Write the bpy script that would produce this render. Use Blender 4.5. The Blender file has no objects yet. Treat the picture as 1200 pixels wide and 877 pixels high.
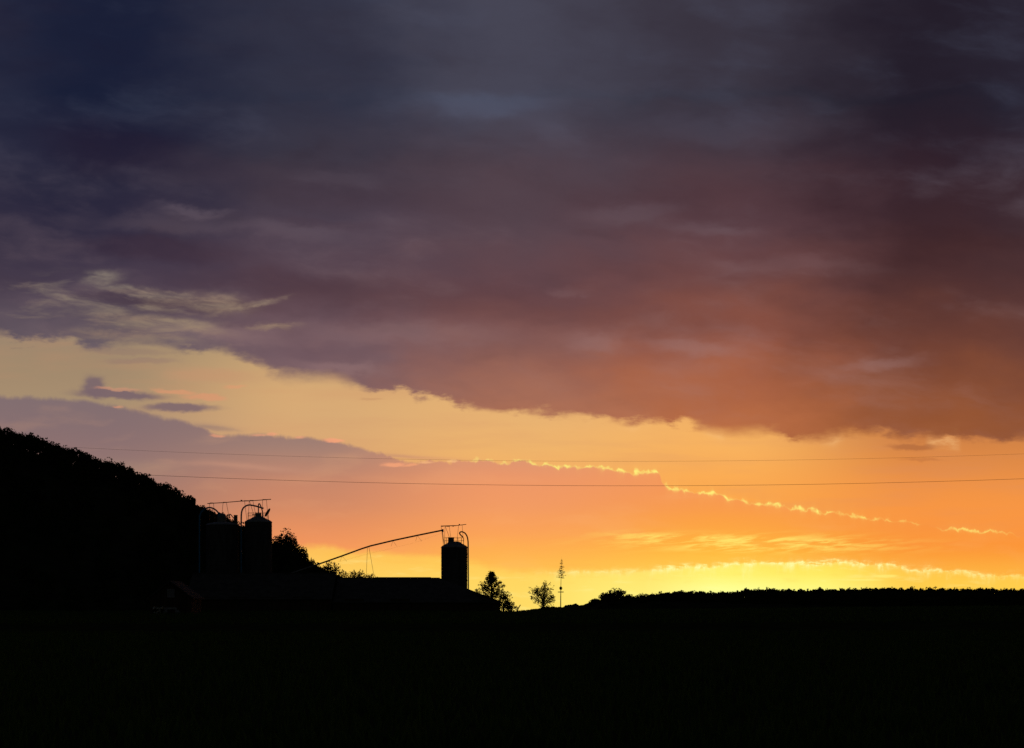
import bpy, math, random
import numpy as np
from mathutils import Vector

random.seed(7)
SC = bpy.context.scene
COL = SC.collection
F = 2285.0          # focal length measured in photograph pixels
HY = 714.0          # the row of the true horizon in the photograph
HC = 1.7            # eye height


def P(X, Y, D):
    """World point seen at photograph position X, Y at distance D."""
    return Vector(((X - 600.0) / F * D, D, HC + (HY - Y) / F * D))


def sm(a, b, t):
    t = min(1.0, max(0.0, (t - a) / (b - a)))
    return t * t * (3 - 2 * t)


def ground_z(x, y):
    rise = sm(0, 340, y)
    z = rise * (1.24 + 0.0105 * max(0.0, min(x, 90.0)))
    z -= 0.5 * sm(-10, -90, x) * 0 
    z -= sm(372, 900, y) * 10.0
    return z


# ------------------------------------------------------------------ materials
def lin(c):
    c = c / 255.0
    return c / 12.92 if c <= 0.04045 else ((c + 0.055) / 1.055) ** 2.4


def material(name, a, b, scale=3.0, rough=0.8, metal=0.0, bump=0.0, spec=0.2, trans=0.0, stretch=(1, 1, 1)):
    m = bpy.data.materials.new(name)
    m.use_nodes = True
    nt = m.node_tree
    bs = nt.nodes['Principled BSDF']
    tc = nt.nodes.new('ShaderNodeTexCoord')
    mp = nt.nodes.new('ShaderNodeMapping')
    mp.inputs['Scale'].default_value = stretch
    nt.links.new(tc.outputs['Object'], mp.inputs['Vector'])
    nz = nt.nodes.new('ShaderNodeTexNoise')
    nz.inputs['Scale'].default_value = scale
    nz.inputs['Detail'].default_value = 5
    nt.links.new(mp.outputs['Vector'], nz.inputs['Vector'])
    rp = nt.nodes.new('ShaderNodeValToRGB')
    rp.color_ramp.elements[0].position = 0.35
    rp.color_ramp.elements[1].position = 0.65
    rp.color_ramp.elements[0].color = (*a, 1)
    rp.color_ramp.elements[1].color = (*b, 1)
    nt.links.new(nz.outputs['Fac'], rp.inputs['Fac'])
    nt.links.new(rp.outputs['Color'], bs.inputs['Base Color'])
    bs.inputs['Roughness'].default_value = rough
    bs.inputs['Metallic'].default_value = metal
    bs.inputs['Specular IOR Level'].default_value = spec
    if bump:
        bp = nt.nodes.new('ShaderNodeBump')
        bp.inputs['Strength'].default_value = bump
        nt.links.new(nz.outputs['Fac'], bp.inputs['Height'])
        nt.links.new(bp.outputs['Normal'], bs.inputs['Normal'])
    if trans:
        tr = nt.nodes.new('ShaderNodeBsdfTranslucent')
        nt.links.new(rp.outputs['Color'], tr.inputs['Color'])
        mx = nt.nodes.new('ShaderNodeMixShader')
        mx.inputs['Fac'].default_value = trans
        nt.links.new(bs.outputs['BSDF'], mx.inputs[1])
        nt.links.new(tr.outputs['BSDF'], mx.inputs[2])
        nt.links.new(mx.outputs['Shader'], nt.nodes['Material Output'].inputs['Surface'])
    return m


M = {}
M['field'] = material('field_soil_and_crop', (0.022, 0.030, 0.012), (0.045, 0.055, 0.020), 0.35, 1.0, bump=0.3, spec=0.0)
M['grass'] = material('grass_blades', (0.03, 0.07, 0.015), (0.045, 0.10, 0.022), 0.8, 1.0, spec=0.0, trans=0.4)
M['hill'] = material('wood_floor', (0.020, 0.022, 0.012), (0.035, 0.038, 0.02), 0.2, 1.0, spec=0.0)
M['leaf'] = material('leaves', (0.03, 0.045, 0.015), (0.055, 0.075, 0.025), 1.2, 0.9, spec=0.05, trans=0.25)
M['leafdark'] = material('dark_leaves', (0.025, 0.035, 0.014), (0.04, 0.055, 0.02), 0.6, 1.0, spec=0.0, trans=0.05)
M['needle'] = material('dry_needles', (0.05, 0.04, 0.02), (0.09, 0.06, 0.03), 1.5, 0.9, spec=0.05, trans=0.3)
M['bark'] = material('bark', (0.03, 0.022, 0.015), (0.06, 0.045, 0.03), 6.0, 0.95, bump=0.5, spec=0.05, stretch=(1, 1, 0.2))
M['silo'] = material('weathered_silo_staves', (0.05, 0.052, 0.064), (0.085, 0.088, 0.105), 1.3, 0.95, 0.0, bump=0.1, spec=0.02, stretch=(1, 1, 0.25))
M['galv'] = material('galvanised_sheet', (0.16, 0.17, 0.19), (0.24, 0.25, 0.28), 2.0, 0.7, 0.3, spec=0.1)
M['steel'] = material('painted_steel', (0.05, 0.05, 0.055), (0.09, 0.09, 0.1), 3.0, 0.6, 0.3, spec=0.2)
M['blue'] = material('blue_painted_pipe', (0.015, 0.22, 0.52), (0.025, 0.28, 0.60), 2.0, 0.7, 0.0, spec=0.06)
M['roof'] = material('fibre_cement_roof', (0.04, 0.038, 0.037), (0.075, 0.07, 0.068), 0.9, 0.9, bump=0.2, spec=0.05)
M['timber'] = material('dark_timber_boards', (0.035, 0.027, 0.02), (0.07, 0.052, 0.038), 1.2, 0.9, bump=0.3, spec=0.05, stretch=(3, 3, 0.3))
M['plaster'] = material('pale_plaster', (0.20, 0.21, 0.26), (0.28, 0.29, 0.34), 2.5, 0.9, spec=0.1)
M['wire'] = material('weathered_cable', (0.05, 0.04, 0.035), (0.09, 0.075, 0.065), 5.0, 0.7, 0.2, spec=0.1)
M['polewood'] = material('peeled_pole_wood', (0.30, 0.22, 0.13), (0.42, 0.32, 0.20), 3.0, 0.8, spec=0.1, stretch=(1, 1, 0.2))
M['petal'] = material('white_petals', (0.65, 0.66, 0.66), (0.8, 0.8, 0.8), 3.0, 0.8, spec=0.1)
M['glass'] = material('window_glass', (0.14, 0.15, 0.20), (0.2, 0.21, 0.27), 1.0, 0.5, 0.0, spec=0.2)


# ------------------------------------------------------------------ mesh building
class MB:
    def __init__(self):
        self.v, self.f, self.arrays = [], [], []

    def tube(self, pts, rad, n=8, caps=True):
        pts = [Vector(p) for p in pts]
        if not hasattr(rad, '__len__'):
            rad = [rad] * len(pts)
        base = len(self.v)
        prev = None
        for i, p in enumerate(pts):
            a = pts[max(0, i - 1)]
            b = pts[min(len(pts) - 1, i + 1)]
            d = (b - a).normalized()
            if prev is None:
                ref = Vector((0, 0, 1)) if abs(d.z) < 0.9 else Vector((1, 0, 0))
                s = d.cross(ref).normalized()
            else:
                s = (prev - d * prev.dot(d)).normalized()
            prev = s
            t = d.cross(s)
            for k in range(n):
                an = 2 * math.pi * k / n
                self.v.append(tuple(p + (s * math.cos(an) + t * math.sin(an)) * rad[i]))
        for i in range(len(pts) - 1):
            for k in range(n):
                k2 = (k + 1) % n
                self.f.append((base + i * n + k, base + i * n + k2, base + (i + 1) * n + k2, base + (i + 1) * n + k))
        if caps:
            self.f.append(tuple(base + k for k in reversed(range(n))))
            e = base + (len(pts) - 1) * n
            self.f.append(tuple(e + k for k in range(n)))
        return self

    def box(self, c, s, ax=None):
        """Box of size s about c; ax = three unit axes."""
        c = Vector(c)
        ax = ax or (Vector((1, 0, 0)), Vector((0, 1, 0)), Vector((0, 0, 1)))
        b = len(self.v)
        for dz in (-.5, .5):
            for dy in (-.5, .5):
                for dx in (-.5, .5):
                    self.v.append(tuple(c + ax[0] * s[0] * dx + ax[1] * s[1] * dy + ax[2] * s[2] * dz))
        for q in ((0, 2, 3, 1), (4, 5, 7, 6), (0, 1, 5, 4), (2, 6, 7, 3), (0, 4, 6, 2), (1, 3, 7, 5)):
            self.f.append(tuple(b + i for i in q))
        return self

    def beam(self, a, b, w, h):
        a, b = Vector(a), Vector(b)
        d = (b - a)
        L = d.length
        d.normalize()
        s = d.cross(Vector((0, 0, 1))).normalized()
        return self.box((a + b) / 2, (L, w, h), (d, s, s.cross(d)))

    def lathe(self, prof, c, n=40):
        c = Vector(c)
        b = len(self.v)
        for r, z in prof:
            for k in range(n):
                a = 2 * math.pi * k / n
                self.v.append((c.x + r * math.cos(a), c.y + r * math.sin(a), c.z + z))
        for i in range(len(prof) - 1):
            for k in range(n):
                k2 = (k + 1) % n
                self.f.append((b + i * n + k, b + i * n + k2, b + (i + 1) * n + k2, b + (i + 1) * n + k))
        return self

    def poly(self, pts):
        b = len(self.v)
        self.v += [tuple(p) for p in pts]
        self.f.append(tuple(range(b, b + len(pts))))
        return self

    def prism(self, pts, depth):
        """Polygon pts extruded by the vector depth."""
        pts = [Vector(p) for p in pts]
        depth = Vector(depth)
        b = len(self.v)
        n = len(pts)
        self.v += [tuple(p) for p in pts] + [tuple(p + depth) for p in pts]
        self.f.append(tuple(range(b, b + n)))
        self.f.append(tuple(b + n + i for i in reversed(range(n))))
        for i in range(n):
            j = (i + 1) % n
            self.f.append((b + j, b + i, b + n + i, b + n + j))
        return self

    def build(self, name, mat, parent=None, smooth=True, angle=40):
        off = Vector((0, 0, 0))
        if parent is not None:
            q = parent
            while q.parent is not None:
                q = q.parent
            off = q.location
        me = bpy.data.meshes.new(name)
        me.from_pydata([(x - off.x, y - off.y, z - off.z) for x, y, z in self.v], [], self.f)
        me.materials.append(mat)
        me.validate()
        if smooth:
            me.shade_smooth()
            me.set_sharp_from_angle(angle=math.radians(angle))
        o = bpy.data.objects.new(name, me)
        COL.objects.link(o)
        o.parent = parent
        return o


def quad_mesh(name, V, mat, parent=None):
    """V: array (n, 4, 3) of world points, one leaf per row."""
    V = np.asarray(V, dtype=np.float32)
    n = len(V)
    off = np.array(parent.location if parent is not None else (0, 0, 0), dtype=np.float32)
    me = bpy.data.meshes.new(name)
    me.vertices.add(n * 4)
    me.vertices.foreach_set('co', (V - off).reshape(-1))
    me.loops.add(n * 4)
    me.loops.foreach_set('vertex_index', np.arange(n * 4, dtype=np.int32))
    me.polygons.add(n)
    me.polygons.foreach_set('loop_start', np.arange(0, n * 4, 4, dtype=np.int32))
    me.polygons.foreach_set('loop_total', np.full(n, 4, dtype=np.int32))
    me.update(calc_edges=True)
    me.materials.append(mat)
    o = bpy.data.objects.new(name, me)
    COL.objects.link(o)
    o.parent = parent
    return o


def tag(o, label=None, cat=None, group=None, kind=None):
    if label: o['label'] = label
    if cat: o['category'] = cat
    if group: o['group'] = group
    if kind: o['kind'] = kind
    return o


def thing(name, loc, label, cat, group=None):
    o = bpy.data.objects.new(name, None)
    COL.objects.link(o)
    o.location = loc
    o.empty_display_size = 0.3
    return tag(o, label, cat, group)


RNG = np.random.default_rng(11)


def leaves_at(C, size, jitter=0.4, aspect=0.6, rng=RNG):
    """Pointed leaf quads with random orientation about the centres C."""
    n = len(C)
    a = rng.normal(size=(n, 3)); a /= np.linalg.norm(a, axis=1)[:, None]
    b = rng.normal(size=(n, 3)); b -= a * (a * b).sum(1)[:, None]
    b /= np.linalg.norm(b, axis=1)[:, None]
    s = (size * (1 + jitter * rng.uniform(-1, 1, n)))[:, None]
    return np.stack([C - a * s, C - b * s * aspect, C + a * s, C + b * s * aspect], axis=1)


def crown_points(n, rx, rz, lumps, rng=RNG, fill=0.35, flat=1.0):
    """Points of a lumpy crown about the origin, most of them near the lumps' skins."""
    d = rng.normal(size=(lumps, 3)); d /= np.linalg.norm(d, axis=1)[:, None]
    c = d * (rng.uniform(0.35, 0.78, lumps)[:, None]) * np.array([rx, rx, rz])
    r = rng.uniform(0.28, 0.5, lumps) * min(rx, rz)
    k = rng.integers(0, lumps, n)
    e = rng.normal(size=(n, 3)); e /= np.linalg.norm(e, axis=1)[:, None]
    rad = np.where(rng.uniform(size=n) < fill, rng.uniform(0, 1, n), rng.uniform(0.75, 1.1, n))
    p = c[k] + e * (r[k] * rad)[:, None] * np.array([1, 1, flat])
    m = int(n * 0.25)
    q = rng.normal(size=(m, 3)); q /= np.linalg.norm(q, axis=1)[:, None]
    q = q * (rng.uniform(0, 0.75, m) ** (1 / 3))[:, None] * np.array([rx, rx, rz]) * 0.8
    return np.concatenate([p, q])


# ------------------------------------------------------------------ camera
cam = bpy.data.cameras.new('camera')
camo = bpy.data.objects.new('camera', cam)
COL.objects.link(camo)
camo.location = (0, 0, HC)
camo.rotation_euler = (math.radians(90), 0, 0)
cam.sensor_width = 36.0
cam.lens = 36.0 * F / 1200.0
cam.shift_y = (HY - 438.5) / 1200.0
cam.clip_start = 0.5
cam.clip_end = 60000
SC.camera = camo

# ------------------------------------------------------------------ sky
SUN_AZ = math.atan((872 - 600) / F)      # to the right of straight ahead
SUN_EL = math.radians(1.0)

world = bpy.data.worlds.new('World')
SC.world = world
world.use_nodes = True
NT = world.node_tree
for n in list(NT.nodes):
    NT.nodes.remove(n)


class S:
    """A float socket with arithmetic."""
    def __init__(self, s): self.s = s
    def __add__(a, b): return mth('ADD', a, b)
    def __radd__(a, b): return mth('ADD', b, a)
    def __sub__(a, b): return mth('SUBTRACT', a, b)
    def __rsub__(a, b): return mth('SUBTRACT', b, a)
    def __mul__(a, b): return mth('MULTIPLY', a, b)
    def __rmul__(a, b): return mth('MULTIPLY', b, a)
    def __truediv__(a, b): return mth('DIVIDE', a, b)


def put(sock, v):
    if isinstance(v, S): NT.links.new(v.s, sock)
    elif hasattr(v, 'is_output'): NT.links.new(v, sock)
    else: sock.default_value = v


def mth(op, a, b=None, c=None, clamp=False):
    n = NT.nodes.new('ShaderNodeMath')
    n.operation = op
    n.use_clamp = clamp
    put(n.inputs[0], a)
    if b is not None: put(n.inputs[1], b)
    if c is not None: put(n.inputs[2], c)
    return S(n.outputs[0])


def clampf(x, a, b): return mth('MINIMUM', mth('MAXIMUM', x, a), b)


def sstep(x, a, b, to0=0.0, to1=1.0, kind='SMOOTHSTEP'):
    n = NT.nodes.new('ShaderNodeMapRange')
    n.interpolation_type = kind
    n.clamp = True
    put(n.inputs['Value'], x)
    n.inputs['From Min'].default_value = a
    n.inputs['From Max'].default_value = b
    n.inputs['To Min'].default_value = to0
    n.inputs['To Max'].default_value = to1
    return S(n.outputs['Result'])


def noise(x, y, seed, detail=5.0, rough=0.5, dist=0.0):
    c = NT.nodes.new('ShaderNodeCombineXYZ')
    put(c.inputs[0], x); put(c.inputs[1], y); c.inputs[2].default_value = seed
    n = NT.nodes.new('ShaderNodeTexNoise')
    n.inputs['Scale'].default_value = 1.0
    n.inputs['Detail'].default_value = detail
    n.inputs['Roughness'].default_value = rough
    n.inputs['Distortion'].default_value = dist
    NT.links.new(c.outputs[0], n.inputs['Vector'])
    return S(n.outputs[0])


def curve(x, pts, x0, x1, y0, y1):
    """y(x) through the points, for x in x0..x1."""
    n = NT.nodes.new('ShaderNodeFloatCurve')
    cu = n.mapping.curves[0]
    q = [((a - x0) / (x1 - x0), (b - y0) / (y1 - y0)) for a, b in pts]
    while len(cu.points) < len(q):
        cu.points.new(0.5, 0.5)
    for p, l in zip(cu.points, q):
        p.location = l
        p.handle_type = 'AUTO_CLAMPED'
    n.mapping.update()
    put(n.inputs['Value'], (x - x0) / (x1 - x0))
    return S(n.outputs[0]) * (y1 - y0) + y0


def ramp(fac, stops):
    n = NT.nodes.new('ShaderNodeValToRGB')
    cr = n.color_ramp
    cr.interpolation = 'CARDINAL'
    while len(cr.elements) < len(stops):
        cr.elements.new(0.5)
    for e, (p, c) in zip(cr.elements, stops):
        e.position = p
    for e, (p, c) in zip(cr.elements, stops):
        e.color = (lin(c[0]), lin(c[1]), lin(c[2]), 1)
    put(n.inputs['Fac'], fac)
    return n.outputs['Color']


def mixc(f, a, b, mode='MIX'):
    n = NT.nodes.new('ShaderNodeMix')
    n.data_type = 'RGBA'
    n.blend_type = mode
    n.clamp_factor = True
    put(n.inputs[0], f)
    for s, v in ((n.inputs[6], a), (n.inputs[7], b)):
        if isinstance(v, tuple): s.default_value = (lin(v[0]), lin(v[1]), lin(v[2]), 1)
        else: NT.links.new(v, s)
    return n.outputs[2]


def layer(X, Y, cols):
    """Colour field: columns [(x, [(y, rgb)...])...], smooth in y, blended in x."""
    t = (Y - 100.0) / 620.0
    out = None
    px = None
    for x, st in cols:
        c = ramp(t, [((y - 100) / 620.0, rgb) for y, rgb in st])
        out = c if out is None else mixc(sstep(X, px, x), out, c)
        px = x
    return out


def blob(X, Y, cx, cy, rx, ry, slope=0.0, p=1.0):
    """Soft elongated patch, 1 at its centre."""
    a = (X - cx) / rx
    b = (Y - cy - (X - cx) * slope) / ry
    return mth('EXPONENT', (a * a + b * b) * -p)


tc = NT.nodes.new('ShaderNodeTexCoord')
sp = NT.nodes.new('ShaderNodeSeparateXYZ')
NT.links.new(tc.outputs['Generated'], sp.inputs[0])
dx, dy, dz = S(sp.outputs[0]), S(sp.outputs[1]), S(sp.outputs[2])
ysafe = mth('MAXIMUM', dy, 0.05)
# tangent of azimuth and of elevation about the point of sunset, in units of 1/F
X = clampf(600.0 + dx / ysafe * F, -600.0, 1800.0)
Y = clampf(HY - dz / ysafe * F, -900.0, 760.0)

# gentle warping shared by all cloud edges
w1 = noise(X * 0.010, Y * 0.022, 3.1, 4.0) - 0.5
w2 = noise(X * 0.010, Y * 0.022, 8.7, 4.0) - 0.5
w3 = noise(X * 0.05, Y * 0.10, 4.4, 4.0, 0.6) - 0.5
w4 = noise(X * 0.05, Y * 0.10, 9.9, 4.0, 0.6) - 0.5
Xw = X + w1 * 46.0
Yw = Y + w2 * 24.0

# clear sky between the cloud decks
G = layer(X, Y, [
    (116, [(320, (140, 128, 116)), (400, (156, 134, 110)), (450, (164, 139, 110)), (480, (168, 142, 114)), (520, (180, 143, 118))]),
    (360, [(340, (150, 132, 116)), (400, (186, 156, 116)), (450, (211, 168, 117)), (500, (216, 169, 117)), (560, (220, 164, 112))]),
    (600, [(400, (196, 150, 110)), (460, (224, 174, 115)), (500, (234, 179, 113)), (530, (240, 180, 107)), (570, (244, 174, 100))]),
    (850, [(460, (236, 170, 100)), (500, (244, 178, 100)), (540, (250, 176, 90)), (570, (252, 170, 80)), (610, (253, 164, 72))]),
    (1084, [(480, (200, 125, 72)), (520, (212, 132, 70)), (560, (234, 144, 70)), (590, (246, 150, 68)), (630, (250, 150, 64))]),
])
# pink haze and thin bars inside the clear band
gn = noise(X * 0.006, Y * 0.045, 21.0, 5.0, 0.55)
G = mixc(sstep(gn, 0.42, 0.75, 0, 0.35), G, mixc(0.5, G, (205, 140, 105)))

# upper deck
A = layer(X + w1 * 170.0 + w3 * 20.0, Y + w2 * 60.0, [
    (-120, [(120, (44, 46, 66)), (200, (48, 46, 66)), (280, (58, 51, 68)), (350, (84, 72, 84)), (420, (104, 92, 100)), (500, (110, 98, 104))]),
    (116, [(120, (26, 31, 54)), (200, (36, 36, 57)), (280, (52, 46, 65)), (350, (80, 68, 82)), (420, (106, 94, 101)), (500, (112, 100, 104))]),
    (360, [(120, (49, 50, 67)), (200, (64, 57, 70)), (280, (79, 65, 78)), (350, (92, 70, 79)), (420, (118, 92, 98)), (500, (130, 100, 98))]),
    (600, [(120, (70, 69, 84)), (200, (80, 66, 76)), (280, (90, 69, 77)), (350, (110, 75, 77)), (420, (140, 94, 85)), (480, (172, 112, 88))]),
    (850, [(120, (57, 52, 64)), (200, (78, 58, 66)), (280, (97, 66, 70)), (350, (122, 75, 68)), (420, (157, 91, 68)), (500, (184, 108, 68))]),
    (1084, [(120, (36, 30, 42)), (200, (52, 35, 44)), (280, (66, 42, 46)), (350, (90, 54, 50)), (420, (122, 70, 52)), (500, (152, 87, 52))]),
    (1300, [(120, (44, 40, 54)), (200, (56, 44, 54)), (280, (70, 48, 52)), (350, (88, 56, 54)), (420, (112, 68, 56)), (500, (140, 82, 54))]),
])
an = noise(Xw * 0.0040, (Yw - X * 0.12) * 0.0115, 1.7, 7.0, 0.50, 0.2)
an2 = noise(Xw * 0.0095, (Yw - X * 0.08) * 0.026, 5.2, 6.0, 0.56, 0.35)
an3 = noise(Xw * 0.032, (Yw - X * 0.05) * 0.075, 6.1, 4.0, 0.6)
tex = (an - 0.5) * 1.2 + (an2 - 0.5) * 0.65 + (an3 - 0.5) * 0.20
pale = mixc(sstep(Y, 130.0, 440.0, kind='LINEAR'), (84, 90, 112), (168, 132, 128))
A = mixc(sstep(tex, -0.02, 0.55, 0, 0.30), A, pale)
A = mixc(sstep(tex, 0.02, -0.50, 0, 0.42), A, mixc(0.55, A, (34, 8, 16)))
for cx, cy, rx, ry, sl, k in ((190, 293, 110, 15, .04, .34), (330, 338, 110, 20, .12, .26), (520, 350, 190, 24, .05, .24), (150, 352, 60, 7, .02, .35), (250, 362, 80, 9, .08, .3),
                              (400, 225, 170, 26, .12, .20), (840, 240, 190, 28, .06, .22), (770, 380, 170, 20, .08, .18), (140, 175, 110, 34, .1, .25), (380, 262, 60, 6, .10, .2)):
    A = mixc(sstep(blob(X + w1 * 70.0, Y + w2 * 40.0 + w4 * 8.0, cx, cy, rx, ry, sl), 0.05, 0.9, 0, k), A, mixc(0.55, A, (50, 4, 10)))
for cx, cy, rx, ry, sl, k in ((222, 248, 40, 6, .02, .26), (200, 262, 90, 12, .03, .16), (395, 213, 60, 11, .06, .12), (345, 270, 70, 12, .08, .16), (570, 122, 80, 18, .03, .45), (655, 158, 40, 14, .2, .18),
                              (830, 150, 90, 18, .05, .14), (672, 337, 30, 5, .05, .12), (740, 252, 55, 14, -.1, .18), (830, 268, 55, 9, .08, .16), (700, 406, 44, 12, .10, .26), (805, 408, 48, 11, .22, .26),
                              (1030, 424, 50, 9, -.14, .26), (400, 428, 50, 7, .1, .26), (260, 392, 80, 12, .04, .30), (470, 392, 130, 14, .03, .22), (930, 312, 110, 9, .03, .10)):
    A = mixc(sstep(blob(X + w1 * 70.0 + w3 * 18.0, Y + w2 * 40.0 + w4 * 12.0, cx, cy, rx, ry, sl), 0.0, 1.0, 0, k), A, pale)

ya = curve(X, [(0, 392), (116, 402), (200, 406), (260, 412), (300, 424), (325, 438), (360, 442), (400, 447), (440, 455), (480, 459), (515, 461),
               (540, 474), (580, 484), (620, 487), (680, 490), (720, 495), (750, 494), (780, 491), (820, 499), (860, 509), (900, 508),
               (940, 512), (970, 511), (1000, 506), (1040, 508), (1084, 512), (1200, 516)], 0, 1200, 300, 700)
ed = noise(X * 0.022, Y * 0.050, 12.0, 6.0, 0.58)
ed2 = noise(X * 0.007, Y * 0.012, 13.0, 2.0)
soft = noise(X * 0.011, Y * 0.012, 30.0, 2.0)
sa = ya - Y + (ed - 0.5) * 44.0 * sstep(soft, 0.35, 0.65, 0.35, 1.25) + (ed2 - 0.5) * 22.0
ma = sstep(sa / sstep(soft, 0.3, 0.7, 1.5, 0.6), -7.0, 9.0)
# torn left end of the upper deck: streaky openings
st = noise(Xw * 0.011, (Yw - X * 0.06) * 0.052, 14.4, 6.0, 0.58, 0.25)
win = blob(X, Y, 130, 366, 130, 32, 0.14, 1.0)
holes = sstep(st + win * 0.20, 0.58, 0.90, 0, 0.7) * sstep(win, 0.05, 0.4)
tear = sstep(noise(X * 0.022, (Y - X * 0.08) * 0.085, 15.5, 6.0, 0.62, 0.4), 0.28, 0.66, 0.25, 1.0)
for cx, cy, rx, ry, sl, k in ((120, 329, 26, 9, -.05, .72), (180, 344, 66, 5, .08, .72), (246, 356, 44, 11, .13, .70), (205, 352, 40, 8, .1, .5), (286, 361, 40, 4.6, -.20, .75), (322, 353, 18, 3, -.15, .3),
                              (322, 384, 30, 3.6, -.03, .55), (190, 381, 70, 11, .10, .72), (135, 366, 30, 6, .05, .55), (150, 394, 70, 6, .10, .5)):
    holes = mth('MAXIMUM', holes, sstep(blob(X + w1 * 50.0 + w3 * 20.0, Y + w2 * 22.0 + w4 * 11.0, cx, cy, rx, ry, sl), 0.0, 0.95, 0, k) * tear)
ma = ma * (1.0 - holes)
sky = mixc(ma, G, A)
# faint lit fringe under the deck
fr = mth('EXPONENT', mth('ABSOLUTE', sa + 6.0) * -0.25) * sstep(noise(X * 0.018, 0.5, 44.0, 2.0), 0.48, 0.66, 0, 0.35) * sstep(X, 480.0, 640.0)
sky = mixc(fr, sky, (255, 206, 140))

# small dark bars and pink puffs in the clear band
for cx, cy, rx, ry, sl, k, c in ((112, 455, 16, 13, .1, .9, (120, 100, 106)), (140, 463, 56, 6.0, .02, .95, (122, 101, 106)), (212, 477, 40, 5.6, .0, .95, (128, 105, 108)), (165, 422, 40, 3.5, .02, .35, (142, 112, 108)), (150, 412, 50, 4, .05, .35, (140, 114, 106)), (170, 484, 16, 3, .2, .5, (138, 112, 108)),
                                 (205, 457, 24, 3, .1, .55, (225, 152, 112)), (240, 464, 22, 3.5, .03, .6, (222, 150, 112)), (275, 453, 12, 2, 0, .4, (230, 152, 112)), (140, 457, 26, 2, 0, .5, (214, 150, 118)),
                                 (245, 440, 60, 9, .05, .4, (198, 148, 112)), (250, 502, 26, 3, .1, .3, (150, 125, 112)),
                                 (434, 467, 14, 2, .02, .35, (190, 140, 100)), (1070, 523, 30, 4, .02, .75, (176, 106, 62)), (1080, 538, 26, 2, .02, .4, (185, 110, 62))):
    e = blob(X + w1 * 40.0 + w3 * 14.0, Y + w2 * 16.0 + w4 * 9.0, cx, cy, rx, ry, sl)
    sky = mixc(sstep(e, 0.10, 0.75, 0, k), sky, c)

# lower bank with sunlit rims
B = layer(X, Y, [
    (116, [(470, (130, 110, 112)), (520, (140, 113, 112)), (560, (152, 119, 111)), (600, (170, 123, 104)), (650, (190, 125, 95))]),
    (360, [(500, (150, 121, 114)), (530, (170, 130, 114)), (560, (194, 134, 108)), (600, (216, 140, 100)), (640, (243, 151, 92)), (665, (250, 158, 88))]),
    (600, [(530, (218, 150, 114)), (560, (235, 152, 105)), (600, (244, 157, 97)), (630, (252, 166, 86)), (655, (255, 182, 80)), (670, (255, 190, 80))]),
    (850, [(565, (245, 152, 88)), (600, (250, 158, 74)), (625, (254, 170, 66)), (645, (255, 184, 64)), (665, (255, 200, 76))]),
    (1084, [(600, (246, 148, 68)), (625, (250, 150, 62)), (645, (252, 154, 58)), (670, (254, 176, 64))]),
])
bn = noise(Xw * 0.009, Yw * 0.035, 17.0, 5.0, 0.5)
B = mixc(sstep(bn, 0.5, 0.75, 0, 0.22), B, mixc(0.5, B, (255, 190, 130)))
B = mixc(blob(Xw, Yw, 285, 546, 70, 4.5, .03) * 0.45, B, (204, 150, 124))
B = mixc(blob(Xw, Yw, 150, 545, 60, 8, .03) * 0.25, B, (172, 140, 118))

yt = curve(X, [(0, 464), (116, 472), (150, 478), (180, 487), (200, 491), (240, 502), (262, 510), (300, 509), (330, 510), (370, 514), (400, 519), (430, 527),
               (455, 535), (490, 541), (540, 541), (600, 542), (640, 545), (680, 549), (720, 553), (760, 556), (771, 558), (775, 562), (779, 570), (782, 572), (800, 575),
               (830, 580), (860, 586), (890, 592), (930, 597), (960, 601), (1000, 606), (1040, 611), (1084, 617), (1200, 628)], 0, 1200, 300, 700)


def domes(w, seed):
    """Row of rounded humps along w, cusps between them."""
    n = NT.nodes.new('ShaderNodeTexVoronoi')
    n.voronoi_dimensions = '1D'
    n.feature = 'F1'
    n.inputs['Scale'].default_value = 1.0
    put(n.inputs['W'], w + seed)
    d = S(n.outputs['Distance']) * 1.5
    return clampf(1.0 - d * d, 0.0, 1.0)


b2 = noise(X * 0.11, Y * 0.09, 57.0, 3.0, 0.6)
b3 = noise(X * 0.02, Y * 0.015, 59.0, 2.0)
b4 = noise(X * 0.045, Y * 0.03, 63.0, 4.0, 0.6)
d1 = domes(X * 0.030 + b3 * 3.0, 3.0)
d2 = domes(X * 0.085 + b2 * 1.0 + b3 * 4.0, 9.0)
crisp = sstep(X, 280.0, 600.0)
bump_ = (d1 * b4 * 6.0 + d2 * b2 * 4.0) * crisp + (b3 - 0.5) * 8.0 + (b4 - 0.5) * 11.0 + (b2 - 0.5) * 4.0 - 3.0 * crisp
sb = Y - yt + bump_
edge = sstep(X, 250.0, 640.0, 3.2, 1.3, kind='LINEAR')
mb = sstep(sb / edge, -1.0, 1.3)
mb = mth('MAXIMUM', mb, blob(X + w1 * 20.0, Y + w2 * 6.0, 475, 536, 55, 2.4, .05) * 0.55)
mb = mth('MAXIMUM', mb, blob(X + w1 * 20.0, Y + w2 * 8.0, 245, 501, 30, 4.0, .1) * 0.45)
sky = mixc(mb, sky, B)
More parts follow.
